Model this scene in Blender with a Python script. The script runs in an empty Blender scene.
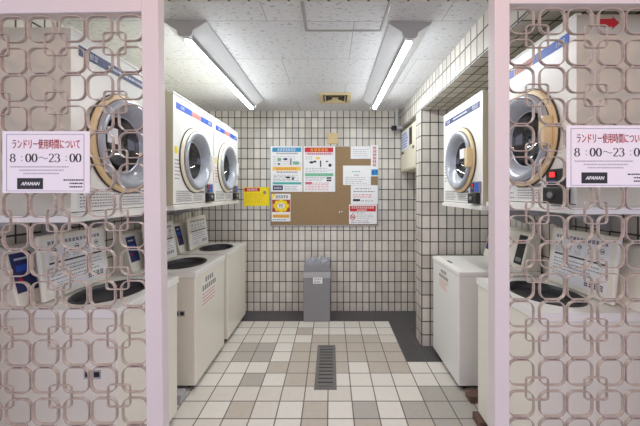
import bpy, math, random
from mathutils import Vector, Matrix
random.seed(7)
PI = math.pi
scn = bpy.context.scene
COL = scn.collection

# ------------------------------------------------------------------ camera, world, lights, exposure
EYE = 1.45
F = 305.0                                   # focal length in pixels of the 640 px wide picture
cam = bpy.data.cameras.new('camera')
cam.sensor_width = 36.0
cam.lens = 36.0 * F / 640.0
cam.shift_x = -11.0 / 640.0
cam.shift_y = -21.0 / 640.0
cam.clip_start = 0.05
camo = bpy.data.objects.new('camera', cam)
camo.location = (0, 0, EYE)
camo.rotation_euler = (PI / 2, 0, 0)
COL.objects.link(camo)
scn.camera = camo

w = bpy.data.worlds.new('world')
scn.world = w
w.use_nodes = True
bg = w.node_tree.nodes['Background']
bg.inputs[0].default_value = (0.80, 0.81, 1.0, 1)
bg.inputs[1].default_value = 1.22

def area(name, loc, rot, sx, sy, power, col):
    l = bpy.data.lights.new(name, 'AREA')
    l.shape = 'RECTANGLE'
    l.size, l.size_y = sx, sy
    l.energy = power
    l.color = col
    o = bpy.data.objects.new(name, l)
    o.location = loc
    o.rotation_euler = rot
    COL.objects.link(o)
    return o
# the corridor lamp over the walkway in front of the gate
area('corridor_lamp', (0.1, -0.30, 2.74), (math.radians(38), 0, 0), 0.8, 0.2, 13, (1.0, 0.62, 0.42))

TUBE_POWER = 62.0
scn.view_settings.view_transform = 'Standard'
scn.view_settings.look = 'None'
scn.view_settings.gamma = 1.0
scn.view_settings.use_curve_mapping = False
scn.view_settings.exposure = 0.07
scn.cycles.use_denoising = True
scn.cycles.max_bounces = 10
scn.cycles.diffuse_bounces = 6
scn.cycles.transparent_max_bounces = 12
scn.cycles.sample_clamp_indirect = 6.0
scn.cycles.caustics_reflective = False
scn.cycles.caustics_refractive = False

# ------------------------------------------------------------------ materials
def lin(c):
    def f(v):
        v /= 255.0
        return v / 12.92 if v <= 0.04045 else ((v + 0.055) / 1.055) ** 2.4
    return (f(c[0]), f(c[1]), f(c[2]), 1.0)

def new_mat(name):
    m = bpy.data.materials.new(name)
    m.use_nodes = True
    nt = m.node_tree
    return m, nt, nt.nodes['Principled BSDF']

def N(nt, t, **kw):
    n = nt.nodes.new(t)
    for k, v in kw.items():
        setattr(n, k, v)
    return n

def pmat(name, col, rough=0.5, metal=0.0, var=0.05, scale=9.0, bump=0.0, spec=0.5):
    """a plain surface: base colour with a slight worn unevenness"""
    m, nt, b = new_mat(name)
    b.inputs['Roughness'].default_value = rough
    b.inputs['Metallic'].default_value = metal
    b.inputs['Specular IOR Level'].default_value = spec
    tc = N(nt, 'ShaderNodeTexCoord')
    no = N(nt, 'ShaderNodeTexNoise')
    no.inputs['Scale'].default_value = scale
    no.inputs['Detail'].default_value = 5
    nt.links.new(tc.outputs['Object'], no.inputs['Vector'])
    mx = N(nt, 'ShaderNodeMix', data_type='RGBA')
    c = lin(col)
    mx.inputs[6].default_value = tuple(v * (1 - var) for v in c[:3]) + (1,)
    mx.inputs[7].default_value = tuple(min(1, v * (1 + var)) for v in c[:3]) + (1,)
    nt.links.new(no.outputs['Fac'], mx.inputs[0])
    nt.links.new(mx.outputs[2], b.inputs['Base Color'])
    if bump:
        bp = N(nt, 'ShaderNodeBump')
        bp.inputs['Strength'].default_value = bump
        bp.inputs['Distance'].default_value = 0.01
        nt.links.new(no.outputs['Fac'], bp.inputs['Height'])
        nt.links.new(bp.outputs['Normal'], b.inputs['Normal'])
    return m

def brick_mat(name, c1, c2, cm, bw, rh, mortar, offset=0.0, rough=0.35, bump=0.6, speck=None, blotch=0.10):
    m, nt, b = new_mat(name)
    b.inputs['Roughness'].default_value = rough
    uv = N(nt, 'ShaderNodeUVMap')
    br = N(nt, 'ShaderNodeTexBrick', offset=offset, squash=1.0)
    br.inputs['Color1'].default_value = lin(c1)
    br.inputs['Color2'].default_value = lin(c2)
    br.inputs['Mortar'].default_value = lin(cm)
    br.inputs['Scale'].default_value = 1.0
    br.inputs['Mortar Size'].default_value = mortar
    br.inputs['Mortar Smooth'].default_value = 0.15
    br.inputs['Bias'].default_value = 0.0
    br.inputs['Brick Width'].default_value = bw
    br.inputs['Row Height'].default_value = rh
    nt.links.new(uv.outputs['UV'], br.inputs['Vector'])
    no = N(nt, 'ShaderNodeTexNoise')
    no.inputs['Scale'].default_value = 14.0
    no.inputs['Detail'].default_value = 6.0
    nt.links.new(uv.outputs['UV'], no.inputs['Vector'])
    mr = N(nt, 'ShaderNodeMapRange')
    mr.inputs['To Min'].default_value = 1 - blotch
    mr.inputs['To Max'].default_value = 1 + blotch
    nt.links.new(no.outputs['Fac'], mr.inputs['Value'])
    mu = N(nt, 'ShaderNodeVectorMath', operation='SCALE')
    nt.links.new(br.outputs['Color'], mu.inputs[0])
    nt.links.new(mr.outputs['Result'], mu.inputs['Scale'])
    src = mu.outputs['Vector']
    if speck:
        mp = N(nt, 'ShaderNodeMapping')
        mp.inputs['Scale'].default_value = (28, 85, 1)
        nt.links.new(uv.outputs['UV'], mp.inputs['Vector'])
        n2 = N(nt, 'ShaderNodeTexNoise')
        n2.inputs['Scale'].default_value = 1.0
        n2.inputs['Detail'].default_value = 3.0
        nt.links.new(mp.outputs['Vector'], n2.inputs['Vector'])
        r2 = N(nt, 'ShaderNodeMapRange')
        r2.inputs['From Min'].default_value = 0.59
        r2.inputs['From Max'].default_value = 0.70
        nt.links.new(n2.outputs['Fac'], r2.inputs['Value'])
        mx = N(nt, 'ShaderNodeMix', data_type='RGBA')
        mx.inputs[7].default_value = lin(speck)
        nt.links.new(r2.outputs['Result'], mx.inputs[0])
        nt.links.new(src, mx.inputs[6])
        src = mx.outputs[2]
    nt.links.new(src, b.inputs['Base Color'])
    bp = N(nt, 'ShaderNodeBump', invert=True)
    bp.inputs['Strength'].default_value = bump
    bp.inputs['Distance'].default_value = 0.004
    nt.links.new(br.outputs['Fac'], bp.inputs['Height'])
    nt.links.new(bp.outputs['Normal'], b.inputs['Normal'])
    return m

def emit_mat(name, col, s):
    m, nt, b = new_mat(name)
    b.inputs['Base Color'].default_value = lin(col)
    b.inputs['Emission Color'].default_value = lin(col)
    b.inputs['Emission Strength'].default_value = s
    return m

def glass_mat(name, tint, rough=0.04, gl=0.10):
    m, nt, b = new_mat(name)
    nt.nodes.remove(b)
    out = nt.nodes['Material Output']
    tr = N(nt, 'ShaderNodeBsdfTransparent')
    tr.inputs[0].default_value = tint
    gs = N(nt, 'ShaderNodeBsdfGlossy')
    gs.inputs['Roughness'].default_value = rough
    fr = N(nt, 'ShaderNodeFresnel')
    fr.inputs[0].default_value = 1.5
    ad = N(nt, 'ShaderNodeMath', operation='ADD')
    ad.inputs[1].default_value = gl
    nt.links.new(fr.outputs[0], ad.inputs[0])
    mx = N(nt, 'ShaderNodeMixShader')
    nt.links.new(ad.outputs[0], mx.inputs[0])
    nt.links.new(tr.outputs[0], mx.inputs[1])
    nt.links.new(gs.outputs[0], mx.inputs[2])
    nt.links.new(mx.outputs[0], out.inputs['Surface'])
    return m

M = {}
M['wall'] = brick_mat('wall_tile', (222, 216, 206), (198, 192, 183), (70, 68, 66), 0.0781, 0.125, 0.0052)
M['ceil'] = brick_mat('ceiling_board', (220, 221, 222), (214, 215, 217), (140, 140, 142), 1.01, 0.506, 0.0018, offset=0.5,
                      rough=0.9, bump=0.3, speck=(140, 140, 142), blotch=0.03)
M['grout'] = pmat('floor_grout', (112, 108, 103), 0.9, var=0.15)
M['f_white'] = pmat('floor_tile_white', (226, 222, 214), 0.42, var=0.06, scale=25, bump=0.05)
M['f_cream'] = pmat('floor_tile_cream', (216, 211, 202), 0.42, var=0.07, scale=25, bump=0.05)
M['f_tan'] = pmat('floor_tile_tan', (192, 183, 171), 0.45, var=0.09, scale=25, bump=0.05)
M['f_gray'] = pmat('floor_tile_gray', (178, 174, 166), 0.45, var=0.11, scale=30, bump=0.05)
M['f_dark'] = pmat('floor_tile_dark', (80, 78, 80), 0.45, var=0.10, scale=20, bump=0.05)
M['gatepaint'] = pmat('gate_paint', (222, 212, 210), 0.45, var=0.04)
M['iron'] = pmat('lattice_paint', (176, 161, 151), 0.45, var=0.30, scale=55)
M['facade'] = pmat('facade_plaster', (205, 196, 190), 0.8, var=0.05)
M['enamel'] = pmat('dryer_enamel', (243, 243, 237), 0.30, var=0.02)
M['sidecream'] = pmat('dryer_side_cream', (206, 200, 180), 0.4, var=0.03)
M['cream'] = pmat('washer_cream', (236, 232, 219), 0.34, var=0.025, scale=5)
M['white'] = pmat('washer_white', (236, 236, 232), 0.34, var=0.02, scale=5)
M['topwhite'] = pmat('washer_top_white', (238, 237, 232), 0.28, var=0.02)
M['ring'] = pmat('door_ring_cream', (234, 228, 204), 0.35, var=0.03)
M['ringold'] = pmat('door_ring_yellowed', (226, 202, 156), 0.38, var=0.05)
M['gasket'] = pmat('door_gasket', (70, 62, 50), 0.6)
M['bezel'] = pmat('door_bezel_silver', (172, 176, 184), 0.2, metal=0.12, var=0.05)
M['drum'] = pmat('drum_steel', (128, 134, 146), 0.4, metal=0.2, var=0.1)
M['glass'] = glass_mat('door_glass', (0.55, 0.60, 0.68, 1))
M['black'] = pmat('black_plastic', (30, 30, 32), 0.4, var=0.1)
M['tub'] = pmat('tub_dark', (52, 51, 53), 0.45, var=0.15)
M['steel'] = pmat('brushed_steel', (150, 152, 155), 0.35, metal=0.7, var=0.08)
M['gray'] = pmat('gray_plastic', (138, 138, 142), 0.5, var=0.05)
M['lgray'] = pmat('light_gray_plastic', (172, 172, 175), 0.5, var=0.04)
M['drain'] = pmat('drain_grate_gray', (112, 110, 108), 0.5, var=0.12, scale=30)
M['hole'] = pmat('drain_hole', (58, 56, 54), 0.8)
M['fixture'] = pmat('fixture_white', (214, 215, 217), 0.5, var=0.02)
M['cap'] = pmat('fixture_cap_gray', (208, 206, 207), 0.5, var=0.02)
M['tube'] = emit_mat('led_tube', (246, 252, 255), TUBE_POWER)
M['alu'] = pmat('aluminium', (178, 178, 176), 0.35, metal=0.6, var=0.05)
M['ventcream'] = pmat('vent_yellowed', (212, 194, 150), 0.5, var=0.08)
M['cork'] = pmat('cork', (150, 124, 92), 0.85, var=0.28, scale=110)
M['tanplate'] = pmat('tan_plate', (214, 192, 142), 0.6)
M['paper'] = pmat('paper', (238, 237, 238), 0.55, var=0.015)
M['laminate'] = pmat('laminated_paper', (236, 236, 238), 0.12, var=0.015)
M['sign'] = pmat('gate_sign_paper', (242, 236, 240), 0.4, var=0.02)
M['ink'] = pmat('ink_black', (34, 32, 34), 0.6)
M['inkgray'] = pmat('ink_gray', (128, 126, 132), 0.6)
M['inkpale'] = pmat('ink_pale', (176, 172, 180), 0.6)
M['navy'] = pmat('ink_navy', (52, 58, 104), 0.5)
M['blue'] = pmat('ink_blue', (52, 92, 190), 0.45)
M['sky'] = pmat('ink_sky_blue', (40, 146, 196), 0.5)
M['palepink'] = pmat('ink_pale_pink', (240, 200, 214), 0.5)
M['red'] = pmat('ink_red', (206, 42, 46), 0.5)
M['pinkred'] = pmat('ink_pink_red', (216, 96, 108), 0.5)
M['green'] = pmat('ink_green', (118, 186, 150), 0.5)
M['teal'] = pmat('ink_teal', (72, 176, 168), 0.5)
M['yellow'] = pmat('ink_yellow', (246, 220, 28), 0.5)
M['amber'] = pmat('ink_amber', (240, 196, 84), 0.5)
M['orange'] = pmat('ink_orange', (216, 120, 46), 0.5)
M['brownred'] = pmat('ink_brown_red', (150, 58, 44), 0.5)
M['led'] = emit_mat('led_display', (255, 30, 30), 3.0)
M['notice'] = pmat('notice_film', (236, 234, 226), 0.35, var=0.01)
M['brick'] = pmat('paver_brick', (104, 80, 70), 0.85, var=0.2, scale=40, bump=0.3)
M['bag'] = pmat('bin_bag_plastic', (150, 152, 160), 0.25, var=0.2, scale=30)
M['boxbeige'] = pmat('coin_box_beige', (218, 211, 190), 0.45, var=0.03)
M['pipe'] = pmat('pipe_gray', (176, 174, 170), 0.4, var=0.05)
M['label'] = pmat('instruction_label', (226, 226, 222), 0.45, var=0.02)
M['strip_text'] = pmat('strip_text_white', (214, 218, 228), 0.5)
M['tanstrip'] = pmat('strip_tan', (206, 176, 158), 0.5)

# ------------------------------------------------------------------ mesh building
class MB:
    def __init__(s):
        s.v, s.f, s.mi = [], [], []
    def add(s, vs, fs, mi=0):
        o = len(s.v)
        s.v += [tuple(p) for p in vs]
        s.f += [tuple(i + o for i in f) for f in fs]
        s.mi += [mi] * len(fs)
        return s
    def box(s, x0, x1, y0, y1, z0, z1, mi=0):
        v = [(x0, y0, z0), (x1, y0, z0), (x1, y1, z0), (x0, y1, z0), (x0, y0, z1), (x1, y0, z1), (x1, y1, z1), (x0, y1, z1)]
        return s.add(v, [(3, 2, 1, 0), (4, 5, 6, 7), (0, 1, 5, 4), (1, 2, 6, 5), (2, 3, 7, 6), (3, 0, 4, 7)], mi)
    def sheet(s, x0, x1, z0, z1, y, t=0.0004, mi=0):
        """a printed patch lying on a plane that faces -y"""
        return s.box(x0, x1, y - t, y, z0, z1, mi)
    def prism(s, poly, a0, a1, axis='y'):
        """poly: points in the plane across the axis"""
        n = len(poly)
        def P(p, a):
            return {'y': (p[0], a, p[1]), 'x': (a, p[0], p[1]), 'z': (p[0], p[1], a)}[axis]
        v = [P(p, a0) for p in poly] + [P(p, a1) for p in poly]
        f = [tuple(range(n)), tuple(range(2 * n - 1, n - 1, -1))]
        f += [(i, i + n, (i + 1) % n + n, (i + 1) % n) for i in range(n)]
        return s.add(v, f)
    def lathe(s, prof, cx, cz, n=56, sx=1.0):
        """profile of (radius, y) turned about an axis along y through (cx, cz)"""
        v, f = [], []
        k = len(prof)
        for i in range(n):
            a = 2 * PI * i / n
            for r, y in prof:
                v.append((cx + r * math.cos(a) * sx, y, cz + r * math.sin(a)))
        for i in range(n):
            j = (i + 1) % n
            for q in range(k - 1):
                f.append((i * k + q, j * k + q, j * k + q + 1, i * k + q + 1))
        return s.add(v, f)
    def vlathe(s, prof, cx, cy, n=32, sx=1.0, sy=1.0):
        """profile of (radius, z) turned about a vertical axis"""
        v, f = [], []
        k = len(prof)
        for i in range(n):
            a = 2 * PI * i / n
            for r, z in prof:
                v.append((cx + r * math.cos(a) * sx, cy + r * math.sin(a) * sy, z))
        for i in range(n):
            j = (i + 1) % n
            for q in range(k - 1):
                f.append((i * k + q, j * k + q, j * k + q + 1, i * k + q + 1))
        return s.add(v, f)
    def tube(s, pts, r, n=12, cap=True):
        pts = [Vector(p) for p in pts]
        v, f = [], []
        for i, p in enumerate(pts):
            d = (pts[min(i + 1, len(pts) - 1)] - pts[max(i - 1, 0)]).normalized()
            up = Vector((0, 0, 1)) if abs(d.z) < 0.9 else Vector((0, 1, 0))
            a = d.cross(up).normalized()
            b = a.cross(d)
            for k in range(n):
                t = 2 * PI * k / n
                v.append(p + a * (r * math.cos(t)) + b * (r * math.sin(t)))
        for i in range(len(pts) - 1):
            for k in range(n):
                q = (k + 1) % n
                f.append((i * n + k, i * n + q, (i + 1) * n + q, (i + 1) * n + k))
        if cap:
            f.append(tuple(range(n - 1, -1, -1)))
            f.append(tuple((len(pts) - 1) * n + k for k in range(n)))
        return s.add(v, f)
    def holed(s, x0, x1, z0, z1, cx, cz, rx, rz, y, n=64, flat=False):
        """rectangle with an oval hole; flat=True lays it in the xy plane at height y"""
        an = [2 * PI * i / n for i in range(n)]
        for X, Z in ((x0, z0), (x1, z0), (x1, z1), (x0, z1)):
            a = math.atan2(Z - cz, X - cx) % (2 * PI)
            i = min(range(n), key=lambda q: abs((an[q] - a + PI) % (2 * PI) - PI))
            an[i] = a
        an.sort()
        inn, out = [], []
        for a in an:
            c, d = math.cos(a), math.sin(a)
            inn.append((cx + rx * c, cz + rz * d))
            t = 1e9
            if c > 1e-9: t = min(t, (x1 - cx) / c)
            if c < -1e-9: t = min(t, (x0 - cx) / c)
            if d > 1e-9: t = min(t, (z1 - cz) / d)
            if d < -1e-9: t = min(t, (z0 - cz) / d)
            out.append((cx + t * c, cz + t * d))
        P = (lambda p: (p[0], p[1], y)) if flat else (lambda p: (p[0], y, p[1]))
        v = [P(p) for p in inn] + [P(p) for p in out]
        f = []
        for i in range(n):
            j = (i + 1) % n
            f.append((i, i + n, j + n, j) if flat else (i, i + n, j + n, j))
        return s.add(v, f)
    def build(s, name, mat, parent=None, smooth=False, bevel=0.0, seg=2, loc=None, rot=None, uv=None):
        me = bpy.data.meshes.new(name)
        me.from_pydata(s.v, [], s.f)
        mats = mat if isinstance(mat, (list, tuple)) else [mat]
        for m in mats:
            me.materials.append(m)
        if len(mats) > 1:
            me.polygons.foreach_set('material_index', s.mi)
        if uv:
            l = me.uv_layers.new(name='UVMap')
            for p in me.polygons:
                for li in p.loop_indices:
                    co = me.vertices[me.loops[li].vertex_index].co
                    l.data[li].uv = uv(co, p.normal)
        me.update()
        if smooth:
            me.polygons.foreach_set('use_smooth', [True] * len(me.polygons))
            me.set_sharp_from_angle(angle=math.radians(38))
        o = bpy.data.objects.new(name, me)
        COL.objects.link(o)
        if parent is not None:
            o.parent = parent
        if loc: o.location = loc
        if rot: o.rotation_euler = rot
        if bevel:
            b = o.modifiers.new('bevel', 'BEVEL')
            b.width = bevel
            b.segments = seg
            b.limit_method = 'ANGLE'
            b.angle_limit = math.radians(40)
        return o

def tag(o, label, cat, group=None, kind=None):
    o['label'] = label
    if cat: o['category'] = cat
    if group: o['group'] = group
    if kind: o['kind'] = kind
    return o

def thing(name, label, cat, loc=(0, 0, 0), rot=(0, 0, 0), group=None):
    o = bpy.data.objects.new(name, None)
    o.empty_display_size = 0.1
    o.location = loc
    o.rotation_euler = rot
    COL.objects.link(o)
    return tag(o, label, cat, group)

def struct(o, label=None):
    o['kind'] = 'structure'
    if label: o['label'] = label
    return o

# writing ---------------------------------------------------------------------------------------
def letters(mb, text, x0, x1, z0, z1, y, t=0.0004, mi=0, bold=0.0):
    """real characters fitted to the box x0..x1, z0..z1 on a plane facing -y"""
    cu = bpy.data.curves.new('lettering', 'FONT')
    cu.body = text
    cu.size = 1.0
    cu.offset = bold
    cu.resolution_u = 3
    ob = bpy.data.objects.new('lettering', cu)
    COL.objects.link(ob)
    dg = bpy.context.evaluated_depsgraph_get()
    dg.update()
    me = bpy.data.meshes.new_from_object(ob.evaluated_get(dg))
    bpy.data.objects.remove(ob)
    vs = [v.co.copy() for v in me.vertices]
    fs = [tuple(p.vertices) for p in me.polygons]
    bpy.data.meshes.remove(me)
    if not vs:
        return
    ax, bx = min(v.x for v in vs), max(v.x for v in vs)
    ay, by = min(v.y for v in vs), max(v.y for v in vs)
    kx, kz = (x1 - x0) / (bx - ax), (z1 - z0) / (by - ay)
    mb.add([(x0 + (v.x - ax) * kx, y - t, z0 + (v.y - ay) * kz) for v in vs], fs, mi)

def nib(mb, pts, x0, z0, sx, sz, y, wide=0.16, thin=0.045, t=0.0004):
    """a stroke of a serif numeral: broad where it runs upright, thin where it runs level"""
    P = [Vector((p[0], p[1])) for p in pts]
    v, f = [], []
    for i, p in enumerate(P):
        d = P[min(i + 1, len(P) - 1)] - P[max(i - 1, 0)]
        d.normalize()
        n = Vector((-d.y, d.x))
        h = (thin + (wide - thin) * abs(d.y) ** 1.5) / 2
        for q in (p + n * h, p - n * h):
            v.append((x0 + q.x * sx, y - t, z0 + q.y * sz))
    for i in range(len(P) - 1):
        f.append((2 * i, 2 * i + 1, 2 * i + 3, 2 * i + 2))
    mb.add(v, f)

def arc(cx, cz, rx, rz, a0, a1, n=14):
    return [(cx + rx * math.cos(math.radians(a0 + (a1 - a0) * i / n)), cz + rz * math.sin(math.radians(a0 + (a1 - a0) * i / n))) for i in range(n + 1)]

def numeral(mb, ch, x0, z0, sx, sz, y):
    if ch == '0':
        nib(mb, arc(0.3, 0.5, 0.23, 0.47, 0, 360, 28), x0, z0, sx, sz, y)
    elif ch == '8':
        nib(mb, arc(0.3, 0.74, 0.19, 0.22, 0, 360, 24), x0, z0, sx, sz, y, 0.14, 0.05)
        nib(mb, arc(0.3, 0.27, 0.23, 0.25, 0, 360, 24), x0, z0, sx, sz, y, 0.15, 0.05)
    elif ch == '3':
        nib(mb, arc(0.27, 0.75, 0.2, 0.22, 160, -90, 18), x0, z0, sx, sz, y, 0.14, 0.05)
        nib(mb, arc(0.27, 0.28, 0.24, 0.26, 90, -160, 18), x0, z0, sx, sz, y, 0.15, 0.05)
    elif ch == '2':
        nib(mb, arc(0.29, 0.72, 0.21, 0.25, 165, -25, 16) + [(0.40, 0.5), (0.08, 0.06)], x0, z0, sx, sz, y, 0.13, 0.05)
        mb.sheet(x0 + 0.06 * sx, x0 + 0.53 * sx, z0 + 0.01 * sz, z0 + 0.10 * sz, y)
    elif ch == ':':
        for q in (0.2, 0.66):
            nib(mb, arc(0.3, q, 0.028, 0.03, 0, 360, 8), x0, z0, sx, sz, y, 0.06, 0.06)
    elif ch == '~':
        pts = [(0.02 + 0.96 * i / 20, 0.5 + 0.10 * math.sin(2 * PI * i / 20)) for i in range(21)]
        nib(mb, pts, x0, z0, sx, sz, y, 0.05, 0.07)

def dashes(mb, x0, x1, z0, z1, rows, y, rnd, dash=0.010, fill=0.55, t=0.0004, mi=0):
    """lines of print too small to read"""
    p = (z1 - z0) / rows
    for r in range(rows):
        z = z1 - (r + 0.5) * p
        x = x0
        end = x1 - (x1 - x0) * rnd.random() * 0.25
        while x < end:
            l = dash * (0.5 + rnd.random())
            mb.sheet(x, min(x + l, end), z - p * fill / 2, z + p * fill / 2, y, t, mi)
            x += l + dash * 0.35

def glyphs(mb, x0, x1, z0, z1, n, y, rnd, t=0.0004, vertical=False, mi=0):
    """large print whose characters the photo does not resolve: a few strokes for each"""
    for i in range(n):
        if vertical:
            a, b = x0, x1
            d = z1 - (z1 - z0) * i / n
            c = d - (z1 - z0) / n * 0.82
        else:
            a = x0 + (x1 - x0) * i / n
            b = a + (x1 - x0) / n * 0.82
            c, d = z0, z1
        u, w_ = b - a, d - c
        for k in range(3):
            q = c + w_ * (0.08 + 0.36 * k)
            i0, i1 = rnd.random() * 0.3, 1 - rnd.random() * 0.3
            mb.sheet(a + u * i0 * 0.4, a + u * (1 - (1 - i1) * 0.5), q, q + w_ * 0.15, y, t, mi)
        for q in (a + u * (0.12 + 0.2 * rnd.random()), a + u * (0.55 + 0.25 * rnd.random())):
            mb.sheet(q, q + u * 0.13, c, d - w_ * 0.2 * rnd.random(), y, t, mi)

def disc(mb, cx, cz, rx, rz, y, n=20, t=0.0004):
    mb.add([(cx + rx * math.cos(2 * PI * i / n), y - t, cz + rz * math.sin(2 * PI * i / n)) for i in range(n)], [tuple(range(n))])

def ringxz(mb, cx, cz, r0, r1, y, n=24, t=0.0004):
    v, f = [], []
    for i in range(n):
        c, d = math.cos(2 * PI * i / n), math.sin(2 * PI * i / n)
        v += [(cx + r0 * c, y - t, cz + r0 * d), (cx + r1 * c, y - t, cz + r1 * d)]
    for i in range(n):
        j = (i + 1) % n
        f.append((2 * i, 2 * i + 1, 2 * j + 1, 2 * j))
    mb.add(v, f)

# ------------------------------------------------------------------ the room
XL, XR, YB, ZC = -1.595, 1.552, 3.72, 2.44
BX, BZ = 0.85, 2.22                  # face and soffit of the tiled beam
P0, P1 = 2.87, 3.05                  # the tiled pier across the right side
AX = 1.05                            # wall of the small alcove beyond the pier
def tile_uv(co, n):
    ax = max(range(3), key=lambda i: abs(n[i]))
    if ax == 1: return (co.x + 0.082 + 0.0781 * 40, co.z - 0.106 + 1.25)
    if ax == 0: return (co.y - P0 + 0.0781 * 60, co.z - 0.106 + 1.25)
    return (co.x - BX + 0.0781 * 60, co.y - P0 + 1.25 * 5)
def ceil_uv(co, n):
    return (co.x - 0.135 + 1.01 * 4, co.y - 2.27 + 0.506 * 10)

def slab(x0, x1, y0, y1, z0, z1, name, mat, uv=None, label=None):
    return struct(MB().box(x0, x1, y0, y1, z0, z1).build(name, mat, uv=uv), label)

slab(XL - 0.15, XR + 0.15, YB, YB + 0.15, -0.1, ZC + 0.1, 'wall_back', M['wall'], tile_uv)
slab(XL - 0.15, XL, 1.1, YB, -0.1, ZC + 0.1, 'wall_left', M['wall'], tile_uv)
slab(XR, XR + 0.15, 1.1, YB, -0.1, ZC + 0.1, 'wall_right', M['wall'], tile_uv)
slab(XL, XR, 1.2, YB, ZC, ZC + 0.1, 'ceiling', M['ceil'], ceil_uv)
slab(BX, XR, P0, P1, 0, BZ, 'wall_pier', M['wall'], tile_uv)
slab(AX, XR, P1, YB, 0, BZ, 'wall_alcove', M['wall'], tile_uv)
slab(BX, XR, 1.2, YB, BZ, ZC, 'ceiling_beam', M['wall'], tile_uv)
# the front of the building: tiled lintel over the opening, piers left and right
slab(XL - 0.15, XR + 0.15, 1.095, 1.2, 2.2, ZC + 0.1, 'wall_lintel', M['wall'], tile_uv)
slab(XL - 1.2, XR + 1.2, 0.98, 1.095, 2.2, 3.3, 'wall_front', M['facade'])
slab(XL - 1.2, XL - 0.02, 0.98, 1.1, -0.1, 2.2, 'wall_front_left', M['facade'])
slab(XR + 0.02, XR + 1.2, 0.98, 1.1, -0.1, 2.2, 'wall_front_right', M['facade'])
slab(XL - 1.2, XR + 1.2, -1.3, 0.98, 2.8, 2.95, 'ceiling_walkway', M['facade'])
slab(XL - 1.2, XR + 1.2, -3.0, 1.0, -0.1, -0.02, 'floor_walkway', pmat('walkway_concrete', (168, 162, 160), 0.8))

# floor tiles
TX, TY, OX, OY = 0.167, 0.1636, -0.0215, 1.951
kinds = ['f_white', 'f_cream', 'f_tan', 'f_gray', 'f_dark', 'grout']
T = {'w': 0, 'c': 1, 't': 2, 'g': 3, 'd': 4}
# rows from the front, columns -6 .. 5
laid = {-1: 'cccwwtwtwtgg', 0: 'cwtcwtwgwggg', 1: 'ccccccc wwwgg'.replace(' ', ''), 2: 'wwgwttwwwwwc', 3: 'cwwttttwttww',
        4: 'cggwttttttdd', 5: 'cggwttttttdd', 6: 'ccwwwttttcdd', 7: 'wcwwtwwwwwdd', 8: 'ccccwcwccwdd'}
fl = MB()
fl.box(XL, XR, 0.98, YB, -0.1, -0.0007, 5)
rf = random.Random(3)
for r in range(-6, 12):
    for c in range(-10, 10):
        x0, x1 = OX + c * TX, OX + (c + 1) * TX
        y0, y1 = OY + r * TY, OY + (r + 1) * TY
        k = None
        if r in laid and -6 <= c <= 5:
            k = T[laid[r][c + 6]]
        if r >= 9 or (c >= 4 and r >= 4):
            k = 4
        if k is None:
            k = rf.choice([0, 0, 0, 1, 1, 2, 3])
        g = 0.0040
        a0, a1, b0, b1 = max(x0 + g, XL), min(x1 - g, XR), max(y0 + g, 0.98), min(y1 - g, YB)
        if a1 - a0 < 0.01 or b1 - b0 < 0.01:
            continue
        fl.add([(a0, b0, 0), (a1, b0, 0), (a1, b1, 0), (a0, b1, 0)], [(0, 1, 2, 3)], k)
struct(fl.build('floor', [M[k] for k in kinds]))

# inspection hatch frame in the ceiling: a flat aluminium trim round a board
hx0, hx1, hy0, hy1 = -0.160, 0.315, 1.38, 1.875
h = MB()
for a in ((hx0, hx0 + 0.018, hy0, hy1), (hx1 - 0.018, hx1, hy0, hy1), (hx0 + 0.018, hx1 - 0.018, hy1 - 0.018, hy1), (hx0 + 0.018, hx1 - 0.018, hy0, hy0 + 0.018)):
    h.box(a[0], a[1], a[2], a[3], ZC - 0.006, ZC)
hatch = tag(h.build('inspection_hatch', M['alu'], bevel=0.002), 'aluminium-framed square inspection hatch in the white ceiling', 'hatch')
MB().box(hx0 + 0.019, hx1 - 0.019, hy0 + 0.019, hy1 - 0.019, ZC - 0.003, ZC - 0.0005).build('hatch_board', M['ceil'], hatch, uv=ceil_uv)

# ------------------------------------------------------------------ ceiling lamps
def ceiling_lamp(cx, y0, y1, label):
    t = thing('ceiling_lamp', label, 'ceiling light', (cx, y0, ZC), group='batten lamps on the ceiling')
    L = y1 - y0
    hw = 0.122
    sec = [(-hw, 0), (hw, 0), (hw, -0.007), (0.030, -0.066), (-0.030, -0.066), (-hw, -0.007)]
    MB().prism(sec, 0.012, L - 0.012).build('housing', M['fixture'], t)
    cap = [(-hw - 0.002, 0), (hw + 0.002, 0), (hw + 0.002, -0.010), (0.046, -0.058), (0.040, -0.084), (0.026, -0.094), (-0.026, -0.094), (-0.040, -0.084), (-0.046, -0.058), (-hw - 0.002, -0.010)]
    for a, b in ((0, 0.012), (L - 0.012, L)):
        MB().prism(cap, a, b).build('end_cap', M['cap'], t)
    for a, b in ((0.012, 0.05), (L - 0.05, L - 0.012)):
        MB().prism([(-0.024, -0.066), (0.024, -0.066), (0.024, -0.092), (0.014, -0.10), (-0.014, -0.10), (-0.024, -0.092)], a, b).build('socket', M['fixture'], t, bevel=0.003)
    # a led tube: the lower part of its round is the lit diffuser, the back is an opaque heat sink
    def tube_arc(a0, a1, name, mat, par):
        n, m = 20, MB()
        v = []
        for i in range(n + 1):
            a = math.radians(a0 + (a1 - a0) * i / n)
            for yy in (0.05, L - 0.05):
                v.append((0.021 * math.sin(a), yy, -0.096 - 0.021 * math.cos(a)))
        m.add(v, [(2 * i, 2 * i + 1, 2 * i + 3, 2 * i + 2) for i in range(n)])
        return m.build(name, mat, par, smooth=True)
    tb = tube_arc(-84, 84, 'tube', M['tube'], t)
    tube_arc(84, 276, 'tube_back', M['fixture'], tb)
    return t
ceiling_lamp(-0.842, 1.755, 3.27, 'long white batten ceiling lamp with a lit tube above the left dryers')
ceiling_lamp(0.462, 1.776, 3.27, 'long white batten ceiling lamp with a lit tube beside the tiled beam')

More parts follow.
